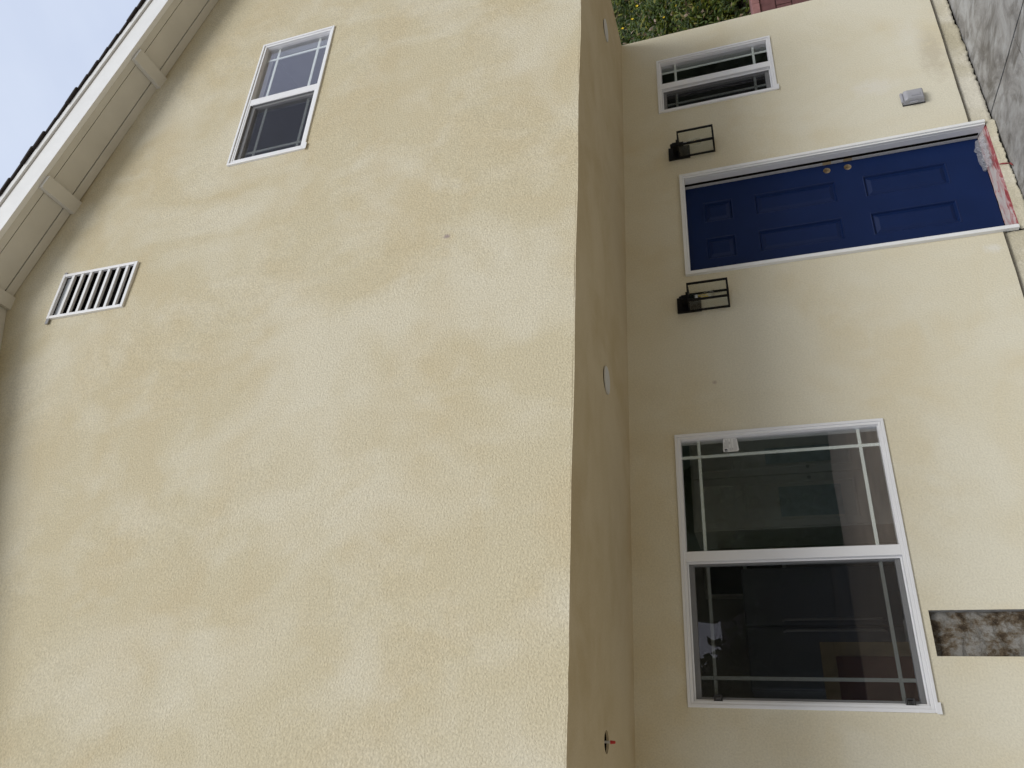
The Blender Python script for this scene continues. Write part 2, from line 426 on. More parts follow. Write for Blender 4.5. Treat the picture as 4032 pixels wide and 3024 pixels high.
slab(1.064, 4.2, -2.6, 0.03, 40, 40); slab(-0.9, 1.048, -0.628, 0.03, 30, 16); slab(-0.9, 1.048, -2.6, -0.638, 20, 20)
slab(-4.5, -0.91, -2.6, 0.03); slab(2.70, 4.2, 0.04, 2.2, 14, 14)
jb = B(); box(jb, -4.5, 4.2, -2.6, 2.2, -0.40, -0.27)
obj('joint_bed', jb, M_SOIL, patio)
tag(obj('front_yard', bx(-6.5, 6.5, -17.9, -2.62, -0.30, -0.165), M_DIRT), kind='structure')
tag(obj('street', bx(-60, 60, -26, -18, -0.42 + 0.004, -0.40), M_ASPH), kind='structure')

# bank of earth to the right behind the house
bb = B(); g = {}
for i in range(41):
    for j in range(31):
        x = 2.9 + 0.3 * i; y = 2.62 + 0.32 * j
        h = 1.16 + 0.62 * (y - 2.62) if y < 8.5 else 4.8
        g[i, j] = bb.verts.new((x, y, h + 0.14 * noise.noise((x * 0.9, y * 0.9, 2)) + 0.05 * noise.noise((x * 4, y * 4, 8)) - 0.05))
for i in range(40):
    for j in range(30): bb.faces.new((g[i, j], g[i + 1, j], g[i + 1, j + 1], g[i, j + 1]))
tag(obj('bank', bb, M_SOIL, smooth=True), kind='structure')

# ------------------------------------------------------------------ the house
house = empty('house', (-0.5, 2.2, -0.05))
tag(house, 'cream stucco two-storey house with blue front door, white windows and overhanging gabled upper floor', 'house')

# upper wall
hu = [(UPW[0] + .012, UPW[1] - .012, UPW[2] + .012, UPW[3] - .012), (VENT[0] + .01, VENT[1] - .01, VENT[2] + .01, VENT[3] - .01)]
xs = breaks(XL, XR, 0.09, [XP] + [v for h in hu for v in h[:2]])
zs = breaks(HC - 0.008, 6.80, 0.09, [v for h in hu for v in h[2:]])
bm = sheet(xs, zs, -D, hu, 0.007, 2.0)
for s in (1, -1):
    nrm = Vector((s * SL, 0, 1)).normalized()
    bmesh.ops.bisect_plane(bm, geom=bm.verts[:] + bm.edges[:] + bm.faces[:], plane_co=(XP, 0, ZP + 0.012), plane_no=nrm, clear_outer=True)
for v in bm.verts:      # lower arris: a slightly ragged stucco corner
    if abs(v.co.z - (HC - 0.008)) < 1e-4:
        v.co.z += 0.006 * noise.noise((v.co.x * 1.6, 0, 0)) + 0.004 * noise.noise((v.co.x * 11, 4, 0))
obj('upper_wall', bm, M_UP, house, smooth=True)
# right, left and rear faces of the shell
bm = B()
for (a, b) in (((XR, -D), (XR, 7.0)), ((XR, 7.0), (XL, 7.0)), ((XL, 7.0), (XL, -D))):
    z1 = zr(XR)
    bm.faces.new([bm.verts.new(c) for c in ((*a, HC), (*b, HC), (*b, z1), (*a, z1))])
for (a, b) in (((XR, 0.0), (XR, 7.0)), ((XR, 7.0), (XL, 7.0)), ((XL, 7.0), (XL, 1.9)), ((XL, 0.7), (XL, 0.0))):
    bm.faces.new([bm.verts.new(c) for c in ((*a, -0.3), (*b, -0.3), (*b, HC), (*a, HC))])
bm.faces.new([bm.verts.new(c) for c in ((XR, 7.0, zr(XR)), (XP, 7.0, ZP), (XL, 7.0, zr(XL)))])
for (za, zb) in ((-0.3, 1.1), (2.1, HC)):  # wall left open between these, added to brighten the kitchen inside
    bm.faces.new([bm.verts.new(c) for c in ((XL, 1.9, za), (XL, 0.7, za), (XL, 0.7, zb), (XL, 1.9, zb))])
obj('side_wall', bm, M_UP, house)

# porch ceiling with a round hole for the missing lamp
HOLE = (-3.155, -0.752, 0.052)
bm = B(); hx, hy, hr = HOLE
def cell(x0, x1, y0, y1): bm.faces.new([bm.verts.new(c) for c in ((x0, y0, HC), (x0, y1, HC), (x1, y1, HC), (x1, y0, HC))])
a = 0.075
cell(hx + a, XR, -D + 0.001, 0.002); cell(XL, hx - a, -D + 0.001, 0.002); cell(hx - a, hx + a, hy + a, 0.002); cell(hx - a, hx + a, -D + 0.001, hy - a)
K = 32; inner = []; outer = []
for k in range(K):
    t = 2 * math.pi * (k + 0.5) / K; c, s = math.cos(t), math.sin(t); q = a / max(abs(c), abs(s))
    inner.append(bm.verts.new((hx + hr * c, hy + hr * s, HC))); outer.append(bm.verts.new((hx + q * c, hy + q * s, HC)))
for k in range(K):
    k2 = (k + 1) % K
    t0, t1 = 2 * math.pi * (k + .5) / K, 2 * math.pi * (k + 1.5) / K
    bm.faces.new((inner[k], inner[k2], outer[k2], outer[k]))
for sx in (-1, 1):     # corner triangles of the square cell
    for sy in (-1, 1):
        c = Vector((hx + sx * a, hy + sy * a, HC)); near = sorted(outer, key=lambda v: (v.co - c).length)[:2]
        if (near[0].co - c).length > 1e-4: bm.faces.new((near[0], near[1], bm.verts.new(c)))
up_ = [bm.verts.new((v.co.x, v.co.y, HC + 0.012)) for v in inner]
for k in range(K): bm.faces.new((inner[k], inner[(k + 1) % K], up_[(k + 1) % K], up_[k]))
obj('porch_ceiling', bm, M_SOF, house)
bm = B(); lathe(bm, hx, hy, [(hr + .002, HC + 0.0121), (hr + .004, HC + 0.12)], 24); bmesh.ops.delete(bm, geom=[f for f in bm.faces if f.calc_center_median().z < HC + 0.0125], context='FACES_ONLY')
obj('hole_liner', bm, M_GAP, house)  # dark liner added to keep stray light out of the hole
obj('floor_joists', bx(XL + .01, XR - .01, -D + .02, 6.99, HC + 0.13, HC + 0.30), M_GAP, house)

# lower wall
hl = [(w[0] + .012, w[1] - .012, w[2] + .012, w[3] - .012) for w in (BIG, SMALL)] + [(DOOR[0] + .012, DOOR[1] - .012, -0.2, DOOR[3] - .012), REC]
ZS = 0.086
xs = breaks(XL, XR, 0.12, [v for h in hl for v in h[:2]])
zs = breaks(ZS, HC, 0.12, [v for h in hl for v in h[2:] if v > ZS])
bm = sheet(xs, zs, 0.0, hl, 0.003, 5.0)
for v in bm.verts:
    if abs(v.co.z - ZS) < 1e-4: v.co.z += 0.004 * noise.noise((v.co.x * 5, 1, 0)) + 0.002 * noise.noise((v.co.x * 31, 1, 0))
    if abs(v.co.x - XR) < 1e-4: v.co.x += 0.003 * noise.noise((0, 2, v.co.z * 9))
obj('lower_wall', bm, M_LOW, house, smooth=True)
# weep screed under the stucco: thin metal lip either side of the door
for x0, x1 in ((XL, REC[0]), (REC[1], DOOR[0]), (DOOR[1], XR)):
    obj('weep_screed', bx(x0, x1, -0.004, 0.02, ZS - 0.0085, ZS - 0.003), M_SCREED, house)  # dark colour stands in for the shaded gap under the stucco edge
# rough foundation strip down to the patio
def skirt(x0, x1, ztop, yf):
    bm = B(); n = max(4, int((x1 - x0) / 0.008)); rows = 6; g = {}
    for i in range(n + 1):
        x = x0 + (x1 - x0) * i / n
        zb = gz(x) + 0.012 + 0.016 * noise.noise((x * 6, 3, 0)) + 0.012 * noise.noise((x * 27, 3, 0)) + 0.010 * noise.noise((x * 83, 3, 0))
        for j in range(rows + 1):
            z = ztop + (zb - ztop) * j / rows
            y = yf - 0.016 * (j / rows) ** 2 + 0.005 * noise.noise((x * 12, z * 20, 6)) * min(1, j)
            g[i, j] = bm.verts.new((x, y, z))
        g[i, rows + 1] = bm.verts.new((x, 0.06, zb - 0.012))
    for i in range(n):
        for j in range(rows + 1): bm.faces.new((g[i, j], g[i, j + 1], g[i + 1, j + 1], g[i + 1, j]))
    obj('foundation_strip', bm, M_SKIRT, house, smooth=True)
skirt(DOOR[1], XR, ZS - 0.010, 0.014); skirt(REC[1], DOOR[0], ZS - 0.010, 0.014); skirt(XL, REC[0], ZS - 0.010, 0.014)
skirt(DOOR[0], DOOR[1], -0.011, -0.006)
obj('footing', bx(XL, XR, 0.05, 0.3, -0.40, -0.02), M_GAP, house)

# slot hacked into the stucco under the big window
bm = B()
x0, x1, z0, z1 = REC; dp = 0.055
def patch(f, nu, nv, amp):
    g = {}
    for i in range(nu + 1):
        for j in range(nv + 1):
            p = Vector(f(i / nu, j / nv)); e = 0 if (i in (0, nu) or j in (0, nv)) else 1
            k = 0.5 + 0.5 * e
            p += Vector((noise.noise(p * 23), noise.noise(p * 23 + Vector((5, 5, 5))), noise.noise(p * 23 + Vector((9, 1, 3))))) * amp * k
            p.y += amp * 1.6 * noise.noise(p * 9) * e
            g[i, j] = bm.verts.new(p)
    for i in range(nu):
        for j in range(nv): bm.faces.new((g[i, j], g[i + 1, j], g[i + 1, j + 1], g[i, j + 1]))
patch(lambda u, v: (x0 + (x1 - x0) * u, dp, z0 + (z1 - z0) * v), 28, 90, 0.014)
rc = obj('wall_cutout', bm, M_HOLE, house)
rc['label'] = 'rough upright slot of bare grey and brown concrete cut below the big window'
bm = B()
patch(lambda u, v: (x1, dp * u, z0 + (z1 - z0) * v), 4, 50, 0.004)
patch(lambda u, v: (x0, dp * u, z0 + (z1 - z0) * v), 4, 50, 0.004)
patch(lambda u, v: (x0 + (x1 - x0) * u, dp * v, z1), 16, 4, 0.003)
obj('cutout_edge', bm, M_MORT, house)

# ------------------------------------------------------------------ roof with rake details
roof = empty('roof', (XP, -1.0, ZP), house)
XE = 3.53                        # half span to the eave
def ramp_box(bm, xa, xb, y0, y1, o0, o1):
    """slab following the slope between xa and xb, offsets o0..o1 above the soffit line"""
    vs_ = []
    for x in (xa, xb):
        for y in (y0, y1):
            for o_ in (o0, o1): vs_.append(bm.verts.new((x, y, zr(x) + o_)))
    a0, a1, a2, a3, b0, b1, b2, b3 = vs_
    for f in ((a0, a1, a3, a2), (b0, b2, b3, b1), (a0, b0, b1, a1), (a2, a3, b3, b2), (a0, a2, b2, b0), (a1, b1, b3, a3)): bm.faces.new(f)
def rbx(*a):
    bm = B(); ramp_box(bm, *a); bmesh.ops.recalc_face_normals(bm, faces=bm.faces[:]); return bm
for s in (1, -1):
    e = XP + s * XE; p = XP + s * 0.0005
    obj('roof_deck', rbx(p, e, -1.835, 7.4, 0.022, 0.246), M_GAP, roof)
    obj('barge_board', rbx(p, e, -1.852, -1.815, -0.004, 0.192), M_TRIM, roof, 0.002)
    obj('rake_trim', rbx(p, e, -1.868, -1.836, 0.202, 0.249), M_TRIM, roof, 0.002)
    for (ya, yb, o_) in ((-1.8135, -1.764, 0.0), (-1.758, -1.588, 0.004), (-1.582, -1.519, 0.0)):
        obj('soffit_board', rbx(p, e, ya, yb, o_, o_ + 0.016), M_SOFW, roof, 0.0015)
    n = int(XE / 0.143)
    for k in range(n + 1):
        x = XP + s * (0.143 * k); x2 = XP + s * min(XE + 0.02, 0.143 * k + 0.158)
        bm = B(); j = R.uniform(-0.006, 0.008); yb = -1.0
        z0_, z1_ = zr(x) + 0.250, zr(x2) + 0.262 + R.uniform(0, 0.006)
        prof = [(x, -1.884 + j, z0_), (x2, -1.884 + j + R.uniform(-.002, .002), z1_)]
        lo = [bm.verts.new(c) for c in (prof[0], prof[1], (x2, yb, z1_), (x, yb, z0_))]
        th = 0.017
        hi = [bm.verts.new((v.co.x, v.co.y, v.co.z + th)) for v in lo]
        bm.faces.new(lo); bm.faces.new(hi[::-1])
        for i in range(4): bm.faces.new((lo[i], hi[i], hi[(i + 1) % 4], lo[(i + 1) % 4]))
        bmesh.ops.recalc_face_normals(bm, faces=bm.faces[:])
        obj('shingle', bm, M_SHING, roof)
    obj('shingle_field', rbx(p, e + s * 0.02, -1.0, 7.45, 0.252, 0.278), M_SHING, roof)
for xc in (1.562, 0.332, -1.332, -2.562, 2.80, -3.80):
    bm = rbx(xc - 0.051, xc + 0.051, -1.8145, -1.508, -0.036, -0.0005)
    obj('outlooker', bm, M_SOFW, roof, 0.003)
bm = B()        # the ridge beam end, cut to the two slopes
pr = [(XP - .052, zr(XP - .052) - .001), (XP, ZP - .001), (XP + .052, zr(XP + .052) - .001), (XP + .052, ZP - 0.05), (XP - .052, ZP - 0.05)]
A_ = [bm.verts.new((x, -1.8145, z)) for x, z in pr]; B_ = [bm.verts.new((x, -1.508, z)) for x, z in pr]
bm.faces.new(A_); bm.faces.new(B_[::-1])
for i in range(5): bm.faces.new((A_[i - 1], B_[i - 1], B_[i], A_[i]))
bmesh.ops.recalc_face_normals(bm, faces=bm.faces[:])
obj('ridge_beam', bm, M_SOFW, roof, 0.003)

# ------------------------------------------------------------------ gable vent
vent = empty('gable_vent', ((VENT[0] + VENT[1]) / 2, -D, VENT[2]), house)
vent['label'] = 'white louvred gable vent with dark gaps below the ridge'
x0, x1, z0, z1 = VENT
obj('vent_frame', rg(x0, x1, z0, z1, (0.021, 0.021, 0.024, 0.022), -D - 0.016, -D + 0.006), M_VINYL, vent, 0.002)
obj('vent_head', bx(x0 + .0222, x1 - .0222, -D + .012, -D + .016, 6.200, z1 - .0225), M_VENTIN, vent)
obj('vent_liner', rg(x0 + .018, x1 - .018, z0 + .020, z1 - .018, 0.004, -D + 0.007, -D + 0.13), M_GAP, vent)
obj('vent_void', bx(x0, x1, -D + 0.131, -D + 0.14, z0, z1), M_GAP, vent)
for k, z in enumerate((6.186, 6.106, 6.029, 5.947, 5.870, 5.790, 5.711)):
    bm = B(); box(bm, x0 + .0222, x1 - .0222, -D - 0.012, -D + 0.004, z - 0.0105, z + 0.0105)
    v = [bm.verts.new(c_) for c_ in ((x0 + .0225, -D + .0042, z - .010), (x1 - .0225, -D + .0042, z - .010), (x1 - .0225, -D + .014, z - .002), (x0 + .0225, -D + .014, z - .002),
                                   (x0 + .0225, -D + .0042, z - .006), (x1 - .0225, -D + .0042, z - .006), (x1 - .0225, -D + .014, z + .002), (x0 + .0225, -D + .014, z + .002))]
    for f in ((0, 3, 2, 1), (4, 5, 6, 7), (0, 1, 5, 4), (1, 2, 6, 5), (2, 3, 7, 6), (3, 0, 4, 7)): bm.faces.new([v[i] for i in f])
    obj('slat', bm, M_VINYL, vent)
for xa, xb in ((x0 - 0.040, x0 - 0.002), (x1 + 0.002, x1 + 0.018)):
    obj('tape', bx(xa, xb, -D - 0.012, -D - 0.004, z1 - 0.026, z1 - 0.002), M_GREYT, vent)

# ------------------------------------------------------------------ windows
def window(dim, Y, xm, gr, gl, mr, ml, label, screen=True, dl=0.0):
    """two-lite slider; xm = meeting stile (x0,x1); gr/gl = visible glass; mr/ml = grid bars (vertical x, (horizontal z...))"""
    x0, x1, z0, z1 = dim
    w = empty('window', ((x0 + x1) / 2, Y, z0), house); w['label'] = label
    bm = B()
    ring(bm, x0, x1, z0, z1, 0.017, Y - 0.014, Y + 0.015)
    ring(bm, x0 + .0172, x1 - .0172, z0 + .0172, z1 - .0172, 0.017, Y - 0.007, Y + 0.10)
    obj('frame', bm, M_VINYL, w, 0.002)
    # fixed lite on the right
    f0, f1, b0, b1 = xm[1], x1 - .0343, z0 + .0343, z1 - .0343
    ring_w = (0.004, max(0.003, f1 - gr[1]), max(0.003, gr[2] - b0), max(0.003, b1 - gr[3]))
    obj('glazing_bead', rg(f0, f1, b0, b1, ring_w, Y + 0.008, Y + 0.045), M_VINYL, w, 0.001)
    obj('pane', bx(f0, f1, Y + .0455, Y + .049, b0, b1) if False else bx(f0 + .001, f1 - .001, Y + .026, Y + .029, b0 + .001, b1 - .001), M_GLASS, w)
    obj('meeting_stile', bx(xm[0], xm[1], Y - 0.005, Y + 0.09, b0, b1), M_VINYL, w, 0.002)
    # sliding lite on the left, set back, with an insect screen in front
    s0, s1 = x0 + .0343, xm[0]
    obj('sash', rg(s0, s1, b0, b1, (gl[0] - s0, max(.006, s1 - gl[1]), gl[2] - b0, b1 - gl[3]), Y + 0.040 - dl, Y + 0.085 - dl), M_VINYL, w, 0.002)
    obj('screen_frame', rg(s0 + .0005, s1 - .0005, b0 + .0005, b1 - .0005, 0.010, Y + 0.022 - dl, Y + 0.034 - dl), M_VINYL, w, 0.001)
    if screen: obj('insect_screen', bx(s0 + .0106, s1 - .0106, Y + .0275 - dl, Y + .0280 - dl, b0 + .0106, b1 - .0106), M_SCREEN, w)
    obj('pane', bx(gl[0] - .004, gl[1] + .004, Y + .058 - dl, Y + .061 - dl, gl[2] - .004, gl[3] + .004), M_GLASS, w)
    h = 0.0095
    for (g, m_, yy) in ((gr, mr, Y + .036), (gl, ml, Y + .068 - dl)):
        xv, zz = m_
        obj('grid_bar', bx(xv - h, xv + h, yy, yy + .006, g[2] - .003, g[3] + .003), M_MUNT, w)
        for z in zz:
            obj('grid_bar', bx(g[0] - .003, xv - h - .0005, yy + .0005, yy + .0055, z - h, z + h), M_MUNT, w)
            obj('grid_bar', bx(xv + h + .0005, g[1] + .003, yy + .0005, yy + .0055, z - h, z + h), M_MUNT, w)
    # small notches / drain lip at the sill corners
    obj('sill_clip', bx(x0 - .006, x0 + .05, Y - .0165, Y - .0143, z0 - .012, z0 + .012), M_VINYL, w)
    return w
wb = window(BIG, 0.0, (-2.100, -2.040), (-2.036, -1.297, 1.042, 2.220), (-2.858, -2.114, 1.073, 2.184),
            (-1.409, (2.109, 1.149)), (-2.752, (2.104, 1.146)), 'large white two-pane sliding window with pale grid bars beside the porch lamps')
ws = window(SMALL, 0.0, (1.992, 2.052), (2.060, 2.312, 1.338, 2.218), (1.787, 1.986, 1.379, 2.186),
            (2.226, (2.097, 1.448)), (1.866, (2.102, 1.460)), 'small tall white window at the far end by the house corner')
wu = window(UPW, -D, (1.018, 1.070), (1.076, 1.652, 4.520, 5.078), (0.474, 0.990, 4.524, 5.034),
            (1.540, (4.982, 4.622)), (0.556, (4.956, 4.594)), 'white sliding window high in the upper wall under the eave', dl=0.026)
# screen pull tabs on the big window
for z in (2.098, 1.133):
    bm = B(); ring(bm, -2.884, -2.848, z - 0.030, z + 0.016, 0.0090, -0.004, 0.021)
    obj('pull_tab', bm, M_BLACKP, wb, 0.002)
# maker's sticker on the fixed pane
st = empty('sticker', (-1.345, 0.025, 1.855), wb)
bm = B()
cs = [(-1.392, 1.858), (-1.298, 1.866), (-1.298, 1.953), (-1.392, 1.957)]
o_ = []
for i, c in enumerate(cs):
    c = Vector(c); pv = Vector(cs[i - 1]); nx_ = Vector(cs[(i + 1) % 4])
    for t in range(5):
        a_ = c + (pv - c).normalized() * 0.008 * (1 - t / 4); b_ = c + (nx_ - c).normalized() * 0.008 * (t / 4)
        q = a_ + (b_ - c); o_.append((q.x, q.y))
f_ = [bm.verts.new((x, 0.0245, z)) for x, z in o_]; k_ = [bm.verts.new((x, 0.0252, z)) for x, z in o_]
bm.faces.new(f_); bm.faces.new(k_[::-1])
for i in range(len(f_)): bm.faces.new((f_[i - 1], k_[i - 1], k_[i], f_[i]))
bmesh.ops.recalc_face_normals(bm, faces=bm.faces[:])
obj('sticker_paper', bm, M_STICK, wb)
def letters(txt, x, z, size, m, parent, y):
    cu = bpy.data.curves.new('t', 'FONT'); cu.body = txt; cu.size = size; cu.extrude = 0.00008
    tmp = bpy.data.objects.new('t', cu); COL.objects.link(tmp)
    dg = bpy.context.evaluated_depsgraph_get(); me = bpy.data.meshes.new_from_object(tmp.evaluated_get(dg))
    bpy.data.objects.remove(tmp)
    bm = B(); bm.from_mesh(me)
    bmesh.ops.transform(bm, matrix=Matrix.Translation((x, y, z)) @ Matrix.Rotation(rad(90), 4, 'X'), verts=bm.verts)
    obj('lettering', bm, m, parent)
obj('logo_square', bx(-1.389, -1.371, 0.0242, 0.0244, 1.930, 1.947), M_INK, wb)
letters('SJ', -1.3875, 1.9335, 0.0135, M_STICK, wb, 0.0240)
letters('Solar Ind', -1.368, 1.942, 0.0125, M_INKG, wb, 0.0242)
letters('0.29', -1.384, 1.909, 0.0105, M_INK, wb, 0.0242); letters('0.22', -1.340, 1.911, 0.0105, M_INK, wb, 0.0242)
letters('0.45', -1.384, 1.893, 0.0105, M_INK, wb, 0.0242)
bm = B()
for (xa, xb, z) in ((-1.366, -1.303, 1.938), (-1.366, -1.312, 1.933), (-1.366, -1.306, 1.928), (-1.388, -1.302, 1.922), (-1.388, -1.330, 1.905), (-1.340, -1.303, 1.905), (-1.388, -1.304, 1.887), (-1.388, -1.306, 1.880), (-1.388, -1.303, 1.873)):
    box(bm, xa, xb, 0.0242, 0.0244, z - 0.0008, z + 0.0008)
obj('fine_print', bm, M_INKG, wb)
bpy.data.objects.remove(st)

# ------------------------------------------------------------------ front door
door = empty('front_door', (0.48, 0.1, 0.0), house)
door['label'] = 'dark blue six-panel front door with two empty lock holes and white casing'
SX0, SX1, SZ0, SZ1, SY = 0.038, 0.918, 0.032, 2.088, 0.100
PAN = [(0.200, 0.402, 1.742, 1.962), (0.550, 0.752, 1.742, 1.962), (0.200, 0.402, 1.000, 1.582), (0.550, 0.752, 1.000, 1.582), (0.200, 0.402, 0.264, 0.816), (0.550, 0.752, 0.264, 0.816)]
BORES = [(0.863, 1.042, 0.026), (0.863, 0.897, 0.026)]
bh = [(x - .04, x + .04, z - .04, z + .04) for x, z, r in BORES]
xs = sorted({SX0, SX1} | {v for h in PAN + bh for v in h[:2]}); zs = sorted({SZ0, SZ1} | {v for h in PAN + bh for v in h[2:]})
bm = sheet(xs, zs, SY, PAN + bh)
for (x, z, r) in BORES:
    q = 24; inn = []; outr = []
    for k in range(q):
        t = 2 * math.pi * k / q + math.pi / 4; c, s = math.cos(t), math.sin(t); e = 0.04 / max(abs(c), abs(s))
        inn.append(bm.verts.new((x + r * c, SY, z + r * s))); outr.append(bm.verts.new((x + e * c, SY, z + e * s)))
    for k in range(q): bm.faces.new((inn[k], outr[k], outr[(k + 1) % q], inn[(k + 1) % q])[::-1])
obj('slab_face', bm, M_BLUE, door)
bm = B(); ring(bm, SX0, SX1, SZ0, SZ1, 0.003, SY + 0.0005, SY + 0.044); box(bm, SX0 + .004, SX1 - .004, SY + .040, SY + .044, SZ0 + .004, SZ1 - .004)
obj('slab_core', bm, M_BLUE, door)
for (a0, a1, b0, b1) in PAN:
    bm = B(); loops = []
    for ins, dy in ((0, 0), (0.006, -0.0025), (0.010, 0.001), (0.016, 0.013), (0.024, 0.013), (0.050, 0.002), (0.052, 0.002)):
        loops.append([bm.verts.new((x, SY + dy, z)) for x, z in ((a0 + ins, b0 + ins), (a1 - ins, b0 + ins), (a1 - ins, b1 - ins), (a0 + ins, b1 - ins))])
    for A_, B_ in zip(loops, loops[1:]):
        for k in range(4): bm.faces.new((A_[k], A_[(k + 1) % 4], B_[(k + 1) % 4], B_[k]))
    bm.faces.new(loops[-1])
    obj('panel', bm, M_BLUE, door)
for (x, z, r) in BORES:
    bm = B(); q = 24
    A_ = [bm.verts.new((x + r * math.cos(2 * math.pi * k / q), SY, z + r * math.sin(2 * math.pi * k / q))) for k in range(q)]
    B_ = [bm.verts.new((v.co.x, SY + 0.034, v.co.z)) for v in A_]
    for k in range(q): bm.faces.new((A_[k], A_[(k + 1) % q], B_[(k + 1) % q], B_[k]))
    bm.faces.new(B_)
    obj('lock_hole', bm, M_BORE, door)
# casing (brick mould), jambs, weather strip
bm = B()
dx0, dx1, dz1 = DOOR[0], DOOR[1], DOOR[3]
for (w, ya, yb, ins) in ((0.024, -0.030, 0.004, 0.0), (0.012, -0.018, 0.004, 0.0242)):
    a0, a1, t1 = dx0 + ins, dx1 - ins, dz1 - ins
    box(bm, a0, a0 + w, ya, yb, -0.004, t1 - w); box(bm, a1 - w, a1, ya, yb, -0.004, t1 - w); box(bm, a0, a1, ya, yb, t1 - w, t1)
obj('casing', bm, M_TRIM, door, 0.002)
bm = B()
box(bm, SX0 - 0.004, SX0 - 0.001, 0.0045, 0.16, 0.0, dz1 - .030); box(bm, SX1 + 0.012, SX1 + 0.016, 0.0045, 0.16, 0.0, dz1 - .030); box(bm, SX0 - .004, SX1 + .016, 0.0045, 0.16, dz1 - 0.0298, dz1 - 0.026)
obj('jamb', bm, M_VINYL, door)
obj('weather_strip', bx(SX1 + 0.001, SX1 + 0.0115, 0.074, 0.099, 0.03, dz1 - .031), M_STRIP, door)
obj('weather_gap', bx(SX1 + 0.004, SX1 + 0.0117, 0.056, 0.0735, 0.03, dz1 - .031), M_GAP, door)
for z in (1.035, 0.890):
    obj('strike_plate', bx(SX1 + 0.000, SX1 + 0.0005, 0.070, 0.098, z - 0.03, z + 0.03), M_TAN, door)
# sloping sill
bm = B(); nx_, ny_ = 40, 8; g = {}
for i in range(nx_ + 1):
    for j in range(ny_ + 1):
        x = DOOR[0] + 0.022 + (DOOR[1] - DOOR[0] - 0.044) * i / nx_; v = j / ny_; y = -0.004 + 0.102 * v
        z = -0.005 + 0.033 * v + 0.004 * noise.noise((x * 14, y * 30, 1))
        if j == 0: z -= 0.009; y += 0.005 * noise.noise((x * 25, 1, 1))
        g[i, j] = bm.verts.new((x, y, z))
for i in range(nx_):
    for j in range(ny_): bm.faces.new((g[i, j], g[i + 1, j], g[i + 1, j + 1], g[i, j + 1]))
o = obj('threshold', bm, M_SILL, door, smooth=True); o['label'] = 'sill smeared with red and white paint'
obj('threshold_back', bx(SX0, SX1, 0.0985, 0.16, 0.0, 0.0315), M_GAP, door)

bm = B(); tube(bm, [(0.56, -0.008, -0.012), (0.555, -0.014, -0.030), (0.545, -0.022, -0.052), (0.53, -0.034, -0.066), (0.50, -0.046, -0.070)], [0.004, 0.006, 0.005, 0.006, 0.003], 6)
obj('red_drip', bm, M_REDP, door)
# ------------------------------------------------------------------ inside of the house, dimly seen through the panes
def shell(x0, x1, y0, y1, z0, z1, nm, m):
    bm = B(); box(bm, x0, x1, y0, y1, z0, z1)
    f = [f for f in bm.faces if f.normal.y < -0.5 or abs(f.calc_center_median().y - y0) < 1e-6]
    bmesh.ops.delete(bm, geom=[f for f in bm.faces if abs(f.calc_center_median().y - y0) < 1e-6], context='FACES')
    if nm == 'kitchen_walls':      # opening added to let daylight brighten the kitchen
        bmesh.ops.delete(bm, geom=[f for f in bm.faces if abs(f.calc_center_median().x - x0) < 1e-6], context='FACES')
        for (ya, yb, za, zb) in ((y0, 0.7, z0, z1), (1.9, y1, z0, z1), (0.7, 1.9, z0, 1.1), (0.7, 1.9, 2.1, z1)):
            bm.faces.new([bm.verts.new(c) for c in ((x0, ya, za), (x0, yb, za), (x0, yb, zb), (x0, ya, zb))])
    bmesh.ops.reverse_faces(bm, faces=bm.faces[:]); obj(nm, bm, m, house)
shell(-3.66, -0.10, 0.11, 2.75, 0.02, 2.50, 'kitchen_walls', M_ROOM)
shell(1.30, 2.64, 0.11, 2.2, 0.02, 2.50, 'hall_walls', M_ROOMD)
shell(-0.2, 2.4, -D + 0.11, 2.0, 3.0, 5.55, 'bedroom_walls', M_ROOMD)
obj('kitchen_floor', bx(-3.655, -0.105, 0.12, 2.745, 0.022, 0.03), M_FLOORI, house)
obj('wall_backing', bx(-1.25, -0.105, 0.105, 0.115, 0.02, 2.5), M_ROOM, house)

def panel_door(cab, x0, x1, y, z0, z1, splits, m):
    bm = B(); box(bm, x0, x1, y, y + .02, z0, z1); d_ = obj('cabinet_door', bm, m, cab, 0.002)
    for a_, b_ in splits:
        obj('door_panel', rg(x0 + .06, x1 - .06, a_, b_, 0.022, y - .016, y - .0005), m, d_, 0.003)
cab = empty('pantry_cabinet', (-0.80, 2.3, 0.02))
tag(cab, 'white panelled double-door cabinet seen through the right pane of the big window', 'cabinet')
obj('carcass', bx(-1.28, -0.32, 2.021, 2.55, 0.02, 2.36), M_CAB, cab)
panel_door(cab, -1.27, -0.804, 2.0, 0.9, 2.34, [(1.98, 2.28), (1.0, 1.92)], M_CAB)
panel_door(cab, -0.796, -0.33, 2.0, 0.9, 2.34, [(1.98, 2.28), (1.0, 1.92)], M_CAB)
for x in (-0.85, -0.75):
    bm = B(); tube(bm, [(x, 1.999, 1.36), (x, 1.985, 1.36), (x, 1.975, 1.36)], [0.006, 0.008, 0.016], 12); obj('knob', bm, M_METAL, cab)
for x0_, x1_, za, zb in ((-1.20, -0.92, 1.12, 1.62), (-0.70, -0.55, 1.16, 1.70)):
    obj('protective_film', bx(x0_, x1_, 1.987, 1.989, za, zb), M_FILM, cab)
fr = empty('refrigerator', (-2.2, 1.9, 0.02))
tag(fr, 'blue-grey upright refrigerator dimly seen through the left pane of the big window', 'refrigerator')
obj('cabinet_body', bx(-2.62, -1.72, 1.66, 2.4, 0.03, 1.98), M_FRIDGE, fr, 0.01)
obj('freezer_door', bx(-2.615, -1.725, 1.60, 1.655, 0.04, 0.70), M_FRIDGE, fr, 0.012)
obj('fridge_door', bx(-2.615, -2.173, 1.60, 1.655, 0.71, 1.975), M_FRIDGE, fr, 0.012)
